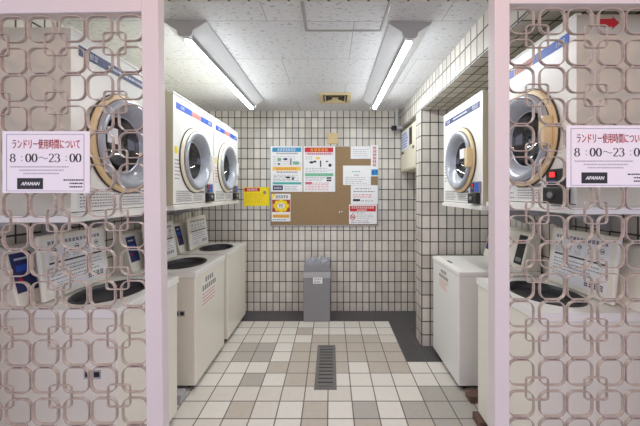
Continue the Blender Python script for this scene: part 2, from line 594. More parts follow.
# ceiling vent
v = thing('ceiling_vent', 'yellowed square air vent in the ceiling near the back wall', 'vent', (0.043, 3.2, ZC))
q = MB()
for a in ((-0.165, 0.165, -0.165, -0.125), (-0.165, 0.165, 0.125, 0.165), (-0.165, -0.125, -0.125, 0.125), (0.125, 0.165, -0.125, 0.125)):
    q.box(a[0], a[1], a[2], a[3], -0.016, 0)
q.build('frame', M['ventcream'], v, bevel=0.004)
MB().box(-0.124, 0.124, -0.124, 0.124, -0.004, -0.0005).build('duct_plate', M['hole'], v)
for s in (-1, 1):
    for k in range(3):                                     # slanting louvre blades, four-way
        a = 0.035 + 0.031 * k
        q = MB()
        q.add([(s * a, -a, -0.006), (s * a, a, -0.006), (s * (a + 0.012), a + 0.012, -0.016), (s * (a + 0.012), -a - 0.012, -0.016)], [(0, 1, 2, 3)])
        q.build('blade', M['ventcream'] if k == 2 else M['gasket'], v)
        q = MB()
        q.add([(-a, s * a, -0.006), (a, s * a, -0.006), (a + 0.014, s * (a + 0.02), -0.016), (-a - 0.014, s * (a + 0.02), -0.016)], [(0, 1, 2, 3)])
        q.build('blade', M['ventcream'], v)
MB().box(-0.03, 0.03, -0.03, 0.03, -0.014, -0.005).build('centre_plate', M['ventcream'], v, bevel=0.003)

# ------------------------------------------------------------------ gate leaves with the iron lattice
def rsq(mb, cx, cz, hs, r, th, y0, y1, n=5):
    """rounded square bent from flat strip; th is the strip's thickness, y0..y1 its depth"""
    def loop(h_, rr):
        p = []
        for k, (sx, sz) in enumerate(((1, 1), (-1, 1), (-1, -1), (1, -1))):
            for i in range(n + 1):
                a = PI / 2 * (k + i / n)
                p.append((cx + sx * (h_ - rr) + rr * math.cos(a), cz + sz * (h_ - rr) + rr * math.sin(a)))
        return p
    o, i_ = loop(hs, r), loop(hs - th, max(r - th, 0.001))
    m = len(o)
    v = [(p[0], y0, p[1]) for p in o] + [(p[0], y0, p[1]) for p in i_] + [(p[0], y1, p[1]) for p in o] + [(p[0], y1, p[1]) for p in i_]
    f = []
    for k in range(m):
        j = (k + 1) % m
        f += [(k, k + m, j + m, j), (k + 2 * m, j + 2 * m, j + 3 * m, k + 3 * m), (k, j, j + 2 * m, k + 2 * m), (k + m, k + 3 * m, j + 3 * m, j + m)]
    mb.add(v, f)

GY = 1.040                                     # front face of the gate
def gate_leaf(s, px0, px1, depth, rail_z, node_x, node_z, far_x, label, tilt=0.0):
    t = thing('lattice_gate', label, 'gate', (0, GY, 0), (0, tilt, 0))
    MB().box(min(px0, px1), max(px0, px1), 0, depth, 0.0, 2.185).build('post', M['gatepaint'], t, bevel=0.003)
    a, b = sorted((px1, far_x))
    MB().box(a, b, 0.0, depth, rail_z, 2.185).build('top_rail', M['gatepaint'], t, bevel=0.003)
    MB().box(a, b, 0.0, depth, 0.02, 0.075).build('bottom_rail', M['gatepaint'], t, bevel=0.003)
    c, d = sorted((far_x, far_x + s * 0.045))
    MB().box(c, d, 0.0, depth, 0.015, 2.185).build('outer_post', M['gatepaint'], t, bevel=0.003)
    big = small = studs = MB()
    P = 0.1004
    j = lambda k: 1 if k % 2 == 0 else -1
    for cx in range(-14, 14):
        x = node_x + (cx + 0.5) * P + (0.0032 if cx % 2 == 0 else -0.0032)
        if not (a + 0.02 < x - 0.03 and x + 0.03 < b - 0.02):
            # squares cut by the post still show; keep those whose centre is inside
            if not (a + 0.028 < x < b - 0.028):
                continue
        for cz in range(-24, 10):
            z = node_z + (cz + 0.5) * P + (0.0032 if cz % 2 == 0 else -0.0032)
            if z - 0.044 < 0.076 or z + 0.043 > rail_z:
                continue
            rsq(big, x, z, 0.0445, 0.028, 0.0029, 0.002, 0.0135)
            if cx % 2 == 0:
                studs.box(x + 0.0435, x + P - 0.0064 - 0.0435, 0.0045, 0.013, z - 0.005, z + 0.005)
            if cz % 2 == 0 and z + P + 0.04 < rail_z:
                for dx in (-0.02, 0.02):
                    studs.box(x + dx - 0.004, x + dx + 0.004, 0.0045, 0.013, z + 0.0435, z + P - 0.0064 - 0.0435)
    for cx in range(-14, 14, 2):
        x = node_x + cx * P
        if not (a + 0.01 < x < b - 0.01): continue
        for cz in range(-24, 10, 2):
            z = node_z + cz * P
            if z - 0.04 < 0.08 or z + 0.04 > rail_z: continue
            rsq(small, x, z, 0.039, 0.011, 0.0025, 0.0, 0.009, 3)
    big.build('lattice', M['iron'], t, smooth=True)
    if tilt:                                              # this leaf hangs slightly out of plumb
        t.location.x = -EYE * math.sin(tilt)
        t.location.z = 0.010
    return t
TL = math.radians(-0.75)
gate_leaf(-1, -0.583, -0.640, 0.042, 2.064, -0.9354, 1.958, -1.55, 'pale pink iron lattice gate leaf left of the doorway', TL)
gate_leaf(1, 0.559, 0.610, 0.046, 2.093, 0.7057, 1.982, 1.52, 'pale pink iron lattice gate leaf right of the doorway', 0.0)

def gate_sign(cx, cz, label, dx=0.0):
    W, H = 0.297, 0.210
    t = thing('notice_sign', label, 'sign', (cx, GY - 0.0015, cz), group='opening hours signs on the gate')
    t.location.z = cz
    MB().box(-W / 2, W / 2, -0.0008, 0.0008, -H / 2, H / 2).build('sheet', M['sign'], t)
    k = W / 87.0                             # metres for a pixel of the photo on this sheet
    X = lambda p: (p - 46.5) * k
    Z = lambda p: (162.0 - p) * k
    y = -0.0008
    m = MB()
    x0, x1, z0, z1 = X(7.2), X(84.6), Z(191.0), Z(134.2)
    e = 0.0012
    m.sheet(x0, x1, z1 - e, z1, y); m.sheet(x0, x1, z0, z0 + e, y); m.sheet(x0, x0 + e, z0, z1, y); m.sheet(x1 - e, x1, z0, z1, y)
    m.build('border', M['navy'], t)
    m = MB()
    for dx in (-0.0005, 0.0, 0.0005):
        letters(m, 'ランドリー使用時間について', X(13) + dx, X(80.5) + dx, Z(148.8), Z(139.2), y - abs(dx) * 0.1)
    m.build('heading', M['red'], t)
    m = MB()
    chars = [('8', 10.5), (':', 19.5), ('0', 26), ('0', 32.2), ('~', 39.2), ('2', 49), ('3', 55), (':', 63.8), ('0', 70), ('0', 76)]
    for ch, px in chars:
        numeral(m, ch, X(px), Z(162.2), (9.4 if ch == '~' else 9.8) * k, 8.6 * k, y)
    m.build('hours', M['ink'], t)
    r = random.Random(5)
    m = MB()
    for q, (a, b) in enumerate(((11, 80), (20, 71), (24, 69))):
        dashes(m, X(a), X(b), Z(168.0 + q * 3.3), Z(165.6 + q * 3.3), 1, y, r, 0.0045, 0.5)
    m.build('small_print', M['inkpale'], t)
    m = MB()
    for q in range(3):
        dashes(m, X(64 + 6 * (q > 0)), X(84), Z(181.2 + q * 3.4), Z(178.6 + q * 3.4), 1, y, r, 0.005, 0.55)
    m.build('address', M['ink'], t)
    lg = MB().sheet(X(17.8), X(43.6), Z(189), Z(178), y).build('logo_plate', M['ink'], t)
    m = MB(); letters(m, 'APAMAN', X(21.6), X(39.8), Z(185.3), Z(181.8), y - 0.0004, bold=0.035)
    for i, vv in enumerate(m.v):                            # the logo leans forward
        m.v[i] = (vv[0] + (vv[2] - Z(185.3)) * 0.25, vv[1], vv[2])
    m.build('logo_text', M['paper'], lg)
    return t
PG = GY / F
gate_sign((46.6 - 331) * PG, EYE - (162.1 - 192) * PG, 'white opening hours sign with red heading on the left lattice gate')
gate_sign((609.6 - 331) * PG, EYE - (156.4 - 192) * PG, 'white opening hours sign with red heading on the right lattice gate')

# ------------------------------------------------------------------ tumble dryers
DW, DH, DD = 0.642, 0.70, 0.618
def dryer(side, y_c, label, strip='mixed', old=False, tagged=False, yellow=False, near_arrow=False, seed=1, base=1.364, DH=0.70):
    """front faces local -y, x runs to the viewer's right"""
    x = -0.97 if side < 0 else 0.925
    t = thing('tumble_dryer', label, 'dryer', (x, y_c, base), (0, 0, PI / 2 if side < 0 else -PI / 2), 'wall of stacked tumble dryers')
    r = random.Random(seed)
    hw = DW / 2
    cx, cz = (-0.02 if side < 0 else 0.012), 0.308
    b = MB()
    b.holed(-hw, hw, 0, DH, cx, cz, 0.205, 0.205, 0.0)
    b.build('front_panel', M['enamel'], t)
    b = MB()
    b.add([(-hw, 0, 0), (hw, 0, 0), (hw, DD, 0), (-hw, DD, 0), (-hw, 0, DH), (hw, 0, DH), (hw, DD, DH), (-hw, DD, DH)],
          [(3, 2, 1, 0), (4, 5, 6, 7), (1, 2, 6, 5), (2, 3, 7, 6), (3, 0, 4, 7)])
    b.build('cabinet', M['sidecream'], t)
    # top cap edge, a slightly raised header strip area
    MB().box(-hw - 0.001, hw + 0.001, -0.004, 0.02, DH - 0.004, DH + 0.006).build('top_edge', M['enamel'], t, bevel=0.003)
    MB().lathe([(0.205, 0.0), (0.25, 0.06), (0.25, 0.42), (0.0, 0.44)], cx, cz).build('drum', M['drum'], t, smooth=True)
    # door
    d = MB().lathe([(0.224, 0.0), (0.226, -0.010), (0.222, -0.017), (0.212, -0.021), (0.196, -0.022)], cx, cz, 72)
    door = d.build('door', M['ringold'] if old else M['ring'], t, smooth=True)
    MB().lathe([(0.230, -0.0005), (0.230, -0.006), (0.222, -0.007)], cx, cz, 72).build('gasket', M['gasket'], door, smooth=True)
    MB().lathe([(0.204, -0.022), (0.203, -0.032), (0.198, -0.039), (0.188, -0.042), (0.176, -0.038), (0.156, -0.022), (0.140, -0.002), (0.133, 0.012), (0.126, 0.014)], cx, cz, 72).build('bezel', M['bezel'], door, smooth=True)
    MB().lathe([(0.204, -0.0215), (0.2065, -0.0235), (0.204, -0.025)], cx, cz, 72).build('seal', M['gasket'], door, smooth=True)
    MB().lathe([(0.127, 0.012), (0.115, 0.036), (0.085, 0.060), (0.045, 0.072), (0.0, 0.076)], cx, cz, 56).build('glass', M['glass'], door, smooth=True)
    hx = cx + 0.190
    hd = MB().box(hx - 0.016, hx + 0.024, -0.054, -0.020, cz - 0.062, cz + 0.062).build('handle', M['ringold'] if old else M['topwhite'], door, bevel=0.006, seg=3)
    if tagged == 'glass':
        MB().sheet(cx - 0.095, cx - 0.03, cz - 0.002, cz + 0.068, 0.014, 0.0008).build('glass_sticker', M['paper'], door)
    if tagged == 'handle':                       # a paper tab stuck to the inner edge of the handle
        MB().sheet(hx - 0.085, hx - 0.014, cz - 0.002, cz + 0.062, -0.0535, 0.0008).build('handle_tab', M['paper'], door)
    # name strip along the top
    m = MB()
    if strip == 'mixed':
        segs = ((-hw + 0.035, -0.07, 'blue'), (-0.07, 0.075, 'tanstrip'), (0.075, hw - 0.035, 'blue'))
    else:
        segs = ((-hw + 0.035, hw - 0.035, 'navy'),)
    for a, c, k in segs:
        st = MB().sheet(a, c, DH - 0.088, DH - 0.048, 0, 0.0012).build('name_strip', M[k], t)
        mm = MB()
        if k == 'tanstrip':
            glyphs(mm, a + 0.006, c - 0.006, DH - 0.082, DH - 0.054, 7, -0.0012, r)
            mm.build('strip_lettering', M['pinkred'], st)
        elif k == 'blue':
            q = a + 0.06 if a < -0.1 else c - 0.07
            glyphs(mm, q, q + 0.05, DH - 0.078, DH - 0.058, 4, -0.0012, r)
            mm.build('strip_lettering', M['strip_text'], st)
        else:
            glyphs(mm, a + 0.03, a + 0.10, DH - 0.080, DH - 0.056, 3, -0.0012, r)
            dashes(mm, -0.13, 0.15, DH - 0.078, DH - 0.058, 1, -0.0012, r, 0.012, 0.5)
            glyphs(mm, c - 0.10, c - 0.02, DH - 0.082, DH - 0.054, 3, -0.0012, r)
            mm.build('strip_lettering', M['strip_text'], st)
    # instructions along the foot of the front
    lab = MB().sheet(-hw + 0.03, 0.140, 0.018, 0.098, 0, 0.0008).build('instruction_label', M['label'], t)
    m = MB()
    dashes(m, -hw + 0.04, -0.06, 0.022, 0.094, 6, -0.0008, r, 0.012, 0.4)
    dashes(m, -0.04, 0.13, 0.022, 0.070, 4, -0.0008, r, 0.012, 0.4)
    m.sheet(-0.04, 0.13, 0.078, 0.094, -0.0008)
    m.build('instruction_print', M['inkgray'], lab)
    MB().sheet(-hw + 0.002, hw - 0.002, 0.007, 0.0105, 0, 0.0006).build('seam', M['gasket'], t)
    # coin unit
    ox = 0.0 if side < 0 else 0.022
    cu = MB().box(0.152, 0.282, -0.012, 0.0, 0.078, 0.150).build('control_panel', M['black' if seed == 4 else 'steel'], t, bevel=0.002)
    MB().box(0.164, 0.212, -0.014, -0.012, 0.112, 0.142).build('display', M['black'], cu)
    MB().sheet(0.176, 0.204, 0.118, 0.137, -0.014, 0.0006).build('display_digits', M['led'] if seed in (1, 4) else M['red'], cu)
    MB().sheet(0.220, 0.272, 0.086, 0.142, -0.012, 0.0008).build('price_label', M['black' if seed == 4 else 'blue'], cu)
    MB().sheet(0.164, 0.212, 0.084, 0.106, -0.012, 0.0008).build('coin_label', M['navy'], cu)
    cb = MB().box(0.156, 0.272, -0.030, 0.0, 0.010, 0.076).build('coin_box', M['black'], t, bevel=0.004)
    MB().lathe([(0.0, -0.040), (0.012, -0.040), (0.014, -0.036), (0.014, -0.030)], 0.208, 0.044, 20).build('lock', M['steel'], cb, smooth=True)
    for o_ in (cu, cb):
        o_.location.x = ox
    # stickers left of the door
    m = MB(); disc(m, -0.288, 0.350, 0.019, 0.026, 0, 20, 0.0008)
    if yellow:
        m.build('round_sticker', M['yellow'], t)
    m = MB(); dashes(m, -0.300, -0.235, 0.16, 0.30, 6, 0, r, 0.014, 0.28)
    m.build('front_print', M['pinkred'] if seed % 2 else M['inkgray'], t)
    if near_arrow:
        a = MB()
        yy, zz = 0.082, DH - 0.032
        P = [(0.0, -0.015), (0.052, -0.015), (0.052, -0.024), (0.080, 0.0), (0.052, 0.024), (0.052, 0.015), (0.0, 0.015)]
        a.add([(hw + 0.0008, yy + p[0], zz + p[1]) for p in P], [tuple(range(7))])
        a.build('arrow_sticker', M['red'], t)
    # supporting tray and brackets under the machine
    tr = MB().box(-hw - 0.006, hw + 0.006, -0.012, DD, -0.028, -0.001).build('tray', M['topwhite'], t, bevel=0.003)
    for s in (-1, 1):
        MB().prism([(0.30, -0.028), (DD, -0.028), (DD, -0.16), (DD - 0.03, -0.16)], s * 0.22 - 0.006, s * 0.22 + 0.006, 'x').build('bracket', M['lgray'], tr)
    return t
dryer(-1, 1.458, 'cream tumble dryer behind the left lattice gate, above the foremost left washer', 'navy', old=True, tagged='glass', seed=1)
dryer(-1, 2.195, 'middle tumble dryer of the left wall, just inside the doorway, blue and tan strip', 'mixed', yellow=True, seed=2)
dryer(-1, 2.850, 'farthest tumble dryer on the left wall, next to the tiled back wall', 'mixed', yellow=True, seed=3)
dryer(1, 1.470, 'tumble dryer behind the right lattice gate with lit red display', 'mixed', old=True, near_arrow=True, seed=4, base=1.394, DH=0.725)
dryer(1, 2.180, 'tumble dryer with navy strip and yellowed door beside the tiled pier', 'navy', old=True, tagged='handle', seed=6, base=1.366)

# ------------------------------------------------------------------ washing machines
WD = 0.60
def washer(side, y_c, wid, top, label, closed=False, body='cream', notice=False, base=0.035, seed=1, feet=None, grip=True, panel=True):
    x = -0.99 if side < 0 else 0.93
    t = thing('washing_machine', label, 'washing machine', (x, y_c, 0), (0, 0, PI / 2 if side < 0 else -PI / 2), 'coin washing machines along the walls')
    r = random.Random(seed)
    hw = wid / 2
    tp = top - 0.038
    MB().box(-hw, hw, 0.0, WD, base, tp).build('body', M[body], t, bevel=0.008, seg=3)
    MB().box(-hw + 0.012, hw - 0.012, 0.012, WD - 0.01, base - 0.012, base + 0.002).build('plinth', M['black'], t)
    for sx in (-1, 1):
        for yy in (0.06, WD - 0.06):
            z0 = feet.get((sx, yy < 0.3), 0.0) if feet else 0.0
            MB().vlathe([(0.0, z0), (0.024, z0), (0.024, base - 0.012), (0.0, base - 0.012)], sx * (hw - 0.06), yy, 16).build('foot', M['black'], t, smooth=True)
    # top panel with the loading opening
    cx, cy, rx, ry = 0.0, 0.222, min(0.215, hw - 0.06), 0.165
    p = MB()
    e = 0.005
    if closed:
        p.box(-hw - e, hw + e, -e, WD, tp, top)
        p.build('top_panel', M['topwhite'], t, bevel=0.010, seg=3)
        lid = MB().box(-hw + 0.03, hw - 0.03, 0.025, 0.41, top - 0.002, top + 0.006).build('lid', M['topwhite'], t, bevel=0.004)
        MB().box(-0.045, 0.045, 0.034, 0.052, top + 0.0055, top + 0.007).build('lid_grip', M['black'], lid)
    else:
        p.holed(-hw - e, hw + e, -e, WD, cx, cy, rx, ry, top, flat=True)
        p.add([(-hw - e, -e, tp), (hw + e, -e, tp), (hw + e, WD, tp), (-hw - e, WD, tp), (-hw - e, -e, top), (hw + e, -e, top), (hw + e, WD, top), (-hw - e, WD, top)],
              [(0, 1, 5, 4), (1, 2, 6, 5), (2, 3, 7, 6), (3, 0, 4, 7)])
        p.vlathe([(1.0, top), (0.97, top - 0.03)], cx, cy, 64, rx, ry)
        p.build('top_panel', M['topwhite'], t)
        tb = MB().vlathe([(1.0, top - 0.004), (0.985, top + 0.003), (0.93, top + 0.004), (0.88, top - 0.012)], cx, cy, 64, rx, ry).build('tub_ring', M['black'], t, smooth=True)
        MB().vlathe([(0.9, top - 0.010), (0.87, top - 0.033), (0.0, top - 0.034)], cx, cy, 64, rx, ry).build('tub', M['tub'], t, smooth=True)
        # the lid, raised and leaning on the console
        L, hh, th = 0.435, 0.325, 0.024
        lid = bpy.data.objects.new('lid', None)
        lm = MB()
        lm.box(-L / 2, L / 2, -th, 0, 0, hh)
        lid = lm.build('lid', M['cream'], t, bevel=0.010, seg=3, loc=(0.0, 0.414, top + 0.006), rot=(math.radians(-7), 0, 0))
        lb = MB().sheet(-L / 2 + 0.03, L / 2 - 0.03, 0.03, hh - 0.025, -th, 0.0008).build('instruction_sheet', M['paper'], lid)
        m = MB()
        y = -th - 0.0008
        a, c = -L / 2 + 0.045, L / 2 - 0.045
        glyphs(m, a, c, hh - 0.055, hh - 0.036, 14, y, r)
        for k in range(5):
            ex = a + (c - a) * (k + 0.5) / 5
            ringxz(m, ex, hh - 0.085 - 0.012 * (k % 2), 0.011, 0.014, y)
            m.sheet(ex - 0.008, ex + 0.010, hh - 0.088, hh - 0.082, y)
            dashes(m, ex - 0.03, ex + 0.025, hh - 0.135, hh - 0.108, 3, y, r, 0.010, 0.2)
        m.sheet(a, c, hh - 0.152, hh - 0.143, y)
        dashes(m, a, c, 0.085, hh - 0.165, 4, y, r, 0.014, 0.2)
        glyphs(m, c - 0.12, c, 0.045, 0.075, 4, y, r)
        dashes(m, a, a + 0.16, 0.045, 0.08, 3, y, r, 0.012, 0.2)
        m.build('instruction_print', M['ink'], lb)
    # console at the back
    cz = top
    prof = [(0.455, cz), (WD, cz), (WD, cz + 0.285), (0.545, cz + 0.285), (0.525, cz + 0.275)]
    con = MB().prism(prof, -hw, hw, 'x').build('console', M['cream'], t, bevel=0.006)
    sl = math.atan2(0.525 - 0.455, 0.275)
    def on_slope(x0, x1, q0, q1, name, mat, par=con, lift=0.0006):
        """a patch on the sloping console front, q measured up the slope"""
        def P(xx, q):
            yy = 0.455 + q * math.sin(sl) - math.cos(sl) * lift
            return (xx, yy, cz + q * math.cos(sl) + math.sin(sl) * lift)
        mm = MB().add([P(x0, q0), P(x1, q0), P(x1, q1), P(x0, q1)], [(0, 1, 2, 3)])
        return mm.build(name, mat, par)
    bl = on_slope(-hw + 0.012, -hw + 0.115, 0.07, 0.26, 'blue_label', M['navy'])
    on_slope(-hw + 0.03, -hw + 0.10, 0.17, 0.20, 'label_picture', M['blue'], bl, 0.0012)
    on_slope(-hw + 0.03, -hw + 0.09, 0.225, 0.235, 'label_heading', M['strip_text'], bl, 0.0012)
    on_slope(-hw + 0.03, -hw + 0.048, 0.12, 0.138, 'label_mark', M['red'], bl, 0.0012)
    cp = None
    if panel:
      cp = on_slope(hw - 0.115, hw - 0.02, 0.04, 0.26, 'control_panel', M['black'])
      on_slope(hw - 0.10, hw - 0.065, 0.20, 0.222, 'display', M['red'], cp, 0.0012)
      on_slope(hw - 0.10, hw - 0.035, 0.06, 0.09, 'coin_slot', M['gray'], cp, 0.0012)
    # grip recess in the sides
    if grip:
        for sx in (-1, 1):
            a, c = sorted((sx * (hw + 0.0005), sx * (hw - 0.004)))
            gz = top - 0.30
            gr = MB().box(a, c, 0.075, 0.155, gz - 0.021, gz + 0.021).build('side_grip', M['lgray'], t)
            a, c = sorted((sx * (hw + 0.0012), sx * (hw - 0.003)))
            for y0, y1 in ((0.082, 0.108), (0.124, 0.148)):
                MB().box(a, c, y0, y1, gz - 0.012, gz + 0.012).build('grip_slot', M['black'], gr)
    if notice:
        nx0, nx1, nz0, nz1 = (-0.20, 0.11, 0.31, 0.07) if side < 0 else (-0.13, 0.09, 0.235, 0.06)
        U = lambda f: nx0 + (nx1 - nx0) * f
        V = lambda f: top - nz1 - (nz0 - nz1) * f
        nt_ = MB().sheet(nx0, nx1, top - nz0, top - nz1, 0, 0.0006).build('front_notice', M['notice'], t)
        m = MB()
        glyphs(m, U(0.24), U(0.78), V(0.22), V(0.06), 4, -0.0006, r)
        glyphs(m, U(0.06), U(0.96), V(0.46), V(0.30), 7, -0.0006, r)
        m.build('notice_heading', M['ink'], nt_)
        m = MB()
        dashes(m, U(0.08), U(0.94), V(0.95), V(0.52), 4, -0.0006, r, 0.022, 0.26)
        m.build('notice_print', M['pinkred'], nt_)
    # dark seam under the top panel, along the front and sides
    m = MB()
    m.box(-hw + 0.004, hw - 0.004, 0.003, WD - 0.004, tp - 0.0005, tp + 0.0005)
    return t
washer(-1, 1.690, 0.555, 0.905, 'cream top-load washing machine behind the left lattice gate, lid up', seed=1)
washer(-1, 2.528, 0.610, 0.863, 'cream washing machine with pasted notice, second of the left row', notice=True, seed=2)
washer(-1, 3.232, 0.615, 0.863, 'last washing machine of the left row, lid up against the back corner', seed=3)
washer(1, 1.655, 0.560, 0.905, 'cream top-load washing machine behind the right lattice gate, lid up', base=0.06, seed=4, grip=False, panel=False,
       feet={(-1, True): 0.0531 - 0.006})
washer(1, 2.500, 0.560, 0.872, 'white washing machine with closed lid and pasted notice beside the tiled pier', closed=True, body='white', notice=True, seed=5, grip=False)

# brick pavers pushed under the right machines
def paver(x0, x1, y0, y1, z1, label):
    o = MB().box(x0, x1, y0, y1, 0.0, z1).build('paver_brick', M['brick'], bevel=0.004)
    return tag(o, label, 'brick', 'brown bricks by the right washers')
paver(0.955, 1.085, 2.090, 2.170, 0.048, 'brown brick on the floor in front of the white washer')
paver(0.905, 1.045, 1.935 - 0.08, 1.955, 0.047, 'brown brick under the front foot of the right lattice-side washer')

tag(MB().box(-1.105, -1.02, 2.075, 2.15, 0.0, 0.066).build('block', M['lgray'], bevel=0.004), 'small pale block on the floor between the first two left washers', 'block')

# ------------------------------------------------------------------ back wall: cork board and papers
YW = YB
S = 3.705 / F
WX = lambda p: (p - 331) * S
WZ = lambda p: EYE - (p - 192) * S
b = thing('cork_board', 'wide brown cork notice board in a thin aluminium frame on the back wall', 'notice board', (WX(324.3), YW, WZ(186)))
hw_, hh_ = (378.5 - 270) * S / 2, (226 - 146) * S / 2
MB().box(-hw_ + 0.006, hw_ - 0.006, -0.014, -0.001, -hh_ + 0.006, hh_ - 0.006).build('cork_panel', M['cork'], b)
fr = MB()
for a in ((-hw_, hw_, hh_ - 0.010, hh_), (-hw_, hw_, -hh_, -hh_ + 0.010), (-hw_, -hw_ + 0.010, -hh_ + 0.010, hh_ - 0.010), (hw_ - 0.010, hw_, -hh_ + 0.010, hh_ - 0.010)):
    fr.box(a[0], a[1], -0.018, -0.0005, a[2], a[3])
fr.build('board_frame', M['alu'], b)
YP = YW - 0.0188                              # papers lie on the cork

def paper(name, label, cat, px0, py0, px1, py1, mat='paper', y=None, rot=0.0, group=None):
    y = YP if y is None else y
    cx, cz = (WX(px0) + WX(px1)) / 2, (WZ(py0) + WZ(py1)) / 2
    t = thing(name, label, cat, (cx, y, cz), (0, rot, 0), group)
    hw, hh = (px1 - px0) * S / 2, (py1 - py0) * S / 2
    MB().box(-hw, hw, -0.0012, 0, -hh, hh).build('sheet', M[mat], t)
    X = lambda p: WX(p) - cx
    Z = lambda p: WZ(p) - cz
    def band(n, m, a, c, d, e, lift=0.0012):
        return MB().sheet(X(a), X(d), Z(e), Z(c), -lift, 0.0005).build(n, M[m], t)
    def draw(n, m, fn, par=None, lift=0.0012):
        q = MB(); fn(q, -lift); return q.build(n, M[m], par or t)
    return t, X, Z, band, draw
rr = random.Random(11)

t, X, Z, band, draw = paper('instruction_poster', 'white poster with blue heading and amber band on the cork board', 'poster', 270.8, 146.4, 302.6, 191.8)
hb = band('heading_band', 'sky', 272.4, 147.6, 301.2, 152.0)
draw('heading_text', 'paper', lambda q, y: glyphs(q, X(277.5), X(296), Z(151.3), Z(148.4), 7, y - 0.0005, rr), hb)
draw('subheading', 'ink', lambda q, y: glyphs(q, X(276.5), X(298), Z(154.4), Z(152.8), 14, y, rr))
draw('picture_print', 'inkgray', lambda q, y: (dashes(q, X(273), X(301), Z(166), Z(155.5), 6, y, rr, 0.03, 0.18), disc(q, X(279.5), Z(159.5), 0.02, 0.02, y), q.sheet(X(290), X(291.5), Z(165), Z(158.5), y)))
draw('picture_accent', 'navy', lambda q, y: (disc(q, X(285.5), Z(159.2), 0.026, 0.014, y - 0.0003), disc(q, X(279), Z(164), 0.012, 0.014, y - 0.0003)))
draw('picture_green', 'green', lambda q, y: disc(q, X(278.8), Z(159.5), 0.017, 0.022, y - 0.0006))
draw('picture_panel', 'green', lambda q, y: q.sheet(X(293), X(299), Z(164.5), Z(161.5), y))
ab = band('amber_band', 'amber', 272.6, 166.8, 301.0, 170.6)
draw('amber_text', 'orange', lambda q, y: glyphs(q, X(276), X(297), Z(170), Z(167.6), 10, y - 0.0005, rr), ab)
draw('lower_heading', 'ink', lambda q, y: glyphs(q, X(276.5), X(298), Z(173), Z(171.4), 14, y, rr))
draw('lower_print', 'inkgray', lambda q, y: dashes(q, X(273.5), X(300), Z(181.4), Z(174.5), 5, y, rr, 0.03, 0.3))
draw('lower_picture', 'ink', lambda q, y: (disc(q, X(288), Z(177.5), 0.03, 0.012, y - 0.0004), disc(q, X(293), Z(178.6), 0.012, 0.02, y - 0.0004)))
band('teal_band', 'teal', 272.8, 182.2, 301.2, 184.4)
pb = band('purple_box', 'navy', 272.9, 185.4, 283.0, 190.2)
draw('purple_text', 'paper', lambda q, y: glyphs(q, X(274), X(282), Z(189), Z(186.8), 4, y - 0.0005, rr), pb)
draw('foot_print', 'inkgray', lambda q, y: dashes(q, X(284.5), X(300.5), Z(190.6), Z(185.6), 3, y, rr, 0.02, 0.3))

t, X, Z, band, draw = paper('instruction_poster', 'white poster with red heading and green band on the cork board', 'poster', 303.4, 146.4, 335.2, 191.8)
hb = band('heading_band', 'red', 304.8, 147.6, 333.2, 152.2)
draw('heading_text', 'amber', lambda q, y: glyphs(q, X(310.5), X(328.5), Z(151.4), Z(148.5), 5, y - 0.0005, rr), hb)
band('pink_band', 'palepink', 304.8, 152.5, 333.2, 155.0)
draw('subheading', 'brownred', lambda q, y: glyphs(q, X(307.5), X(331.5), Z(154.8), Z(152.9), 12, y - 0.0006, rr))
draw('picture_yellow', 'amber', lambda q, y: q.sheet(X(315.8), X(320), Z(159.4), Z(157), y))
draw('picture_print', 'ink', lambda q, y: (disc(q, X(311.5), Z(162.4), 0.026, 0.014, y), disc(q, X(314.8), Z(161.6), 0.02, 0.012, y), q.sheet(X(320), X(321.2), Z(167), Z(160.6), y), disc(q, X(330), Z(165.3), 0.02, 0.02, y), disc(q, X(327), Z(161.5), 0.016, 0.008, y)))
draw('upper_print', 'inkgray', lambda q, y: (dashes(q, X(305.5), X(314), Z(160), Z(156), 3, y, rr, 0.02, 0.25), dashes(q, X(305.5), X(333), Z(172.6), Z(167.6), 3, y, rr, 0.03, 0.25)))
band('green_band', 'green', 305.0, 173.2, 333.2, 176.2)
draw('middle_print', 'ink', lambda q, y: (dashes(q, X(305.5), X(325), Z(181), Z(177), 3, y, rr, 0.03, 0.25), q.sheet(X(326.5), X(331.3), Z(178.8), Z(177.2), y), q.sheet(X(326.5), X(331.3), Z(181.2), Z(179.6), y)))
draw('pink_table', 'pinkred', lambda q, y: (dashes(q, X(305.5), X(333), Z(190.6), Z(182.2), 5, y, rr, 0.03, 0.3), q.sheet(X(305.2), X(312), Z(184), Z(182), y)))

t, X, Z, band, draw = paper('flyer', 'small orange and yellow flyer low on the cork board', 'flyer', 271.6, 193.8, 290.6, 221.4)
draw('flyer_heading', 'ink', lambda q, y: glyphs(q, X(276), X(288.6), Z(198.4), Z(195.2), 5, y, rr))
draw('flyer_corner', 'yellow', lambda q, y: q.add([(X(272), y - 0.0005, Z(194.2)), (X(276), y - 0.0005, Z(194.2)), (X(273), y - 0.0005, Z(199)), (X(272), y - 0.0005, Z(199))], [(0, 1, 2, 3)]))
ob = band('orange_field', 'orange', 272.2, 199.6, 290.2, 212.0)
draw('field_corner', 'brownred', lambda q, y: [q.sheet(X(a), X(a + 3.6), Z(c + 3.2), Z(c), y - 0.0005) for a in (272.3, 286.4) for c in (200, 208.4)], ob)
draw('yellow_petal', 'yellow', lambda q, y: [disc(q, X(281.1 + 5.6 * math.cos(k * PI / 4)), Z(205.8 + 4.4 * math.sin(k * PI / 4)), 0.027, 0.024, y - 0.0008) for k in range(8)], ob)
draw('pale_centre', 'paper', lambda q, y: disc(q, X(281.1), Z(205.8), 0.045, 0.036, y - 0.0012), ob)
draw('centre_print', 'brownred', lambda q, y: glyphs(q, X(279), X(283.4), Z(207.4), Z(204), 2, y - 0.0016, rr), ob)
band('amber_band', 'amber', 272.6, 214.4, 289.8, 217.8)
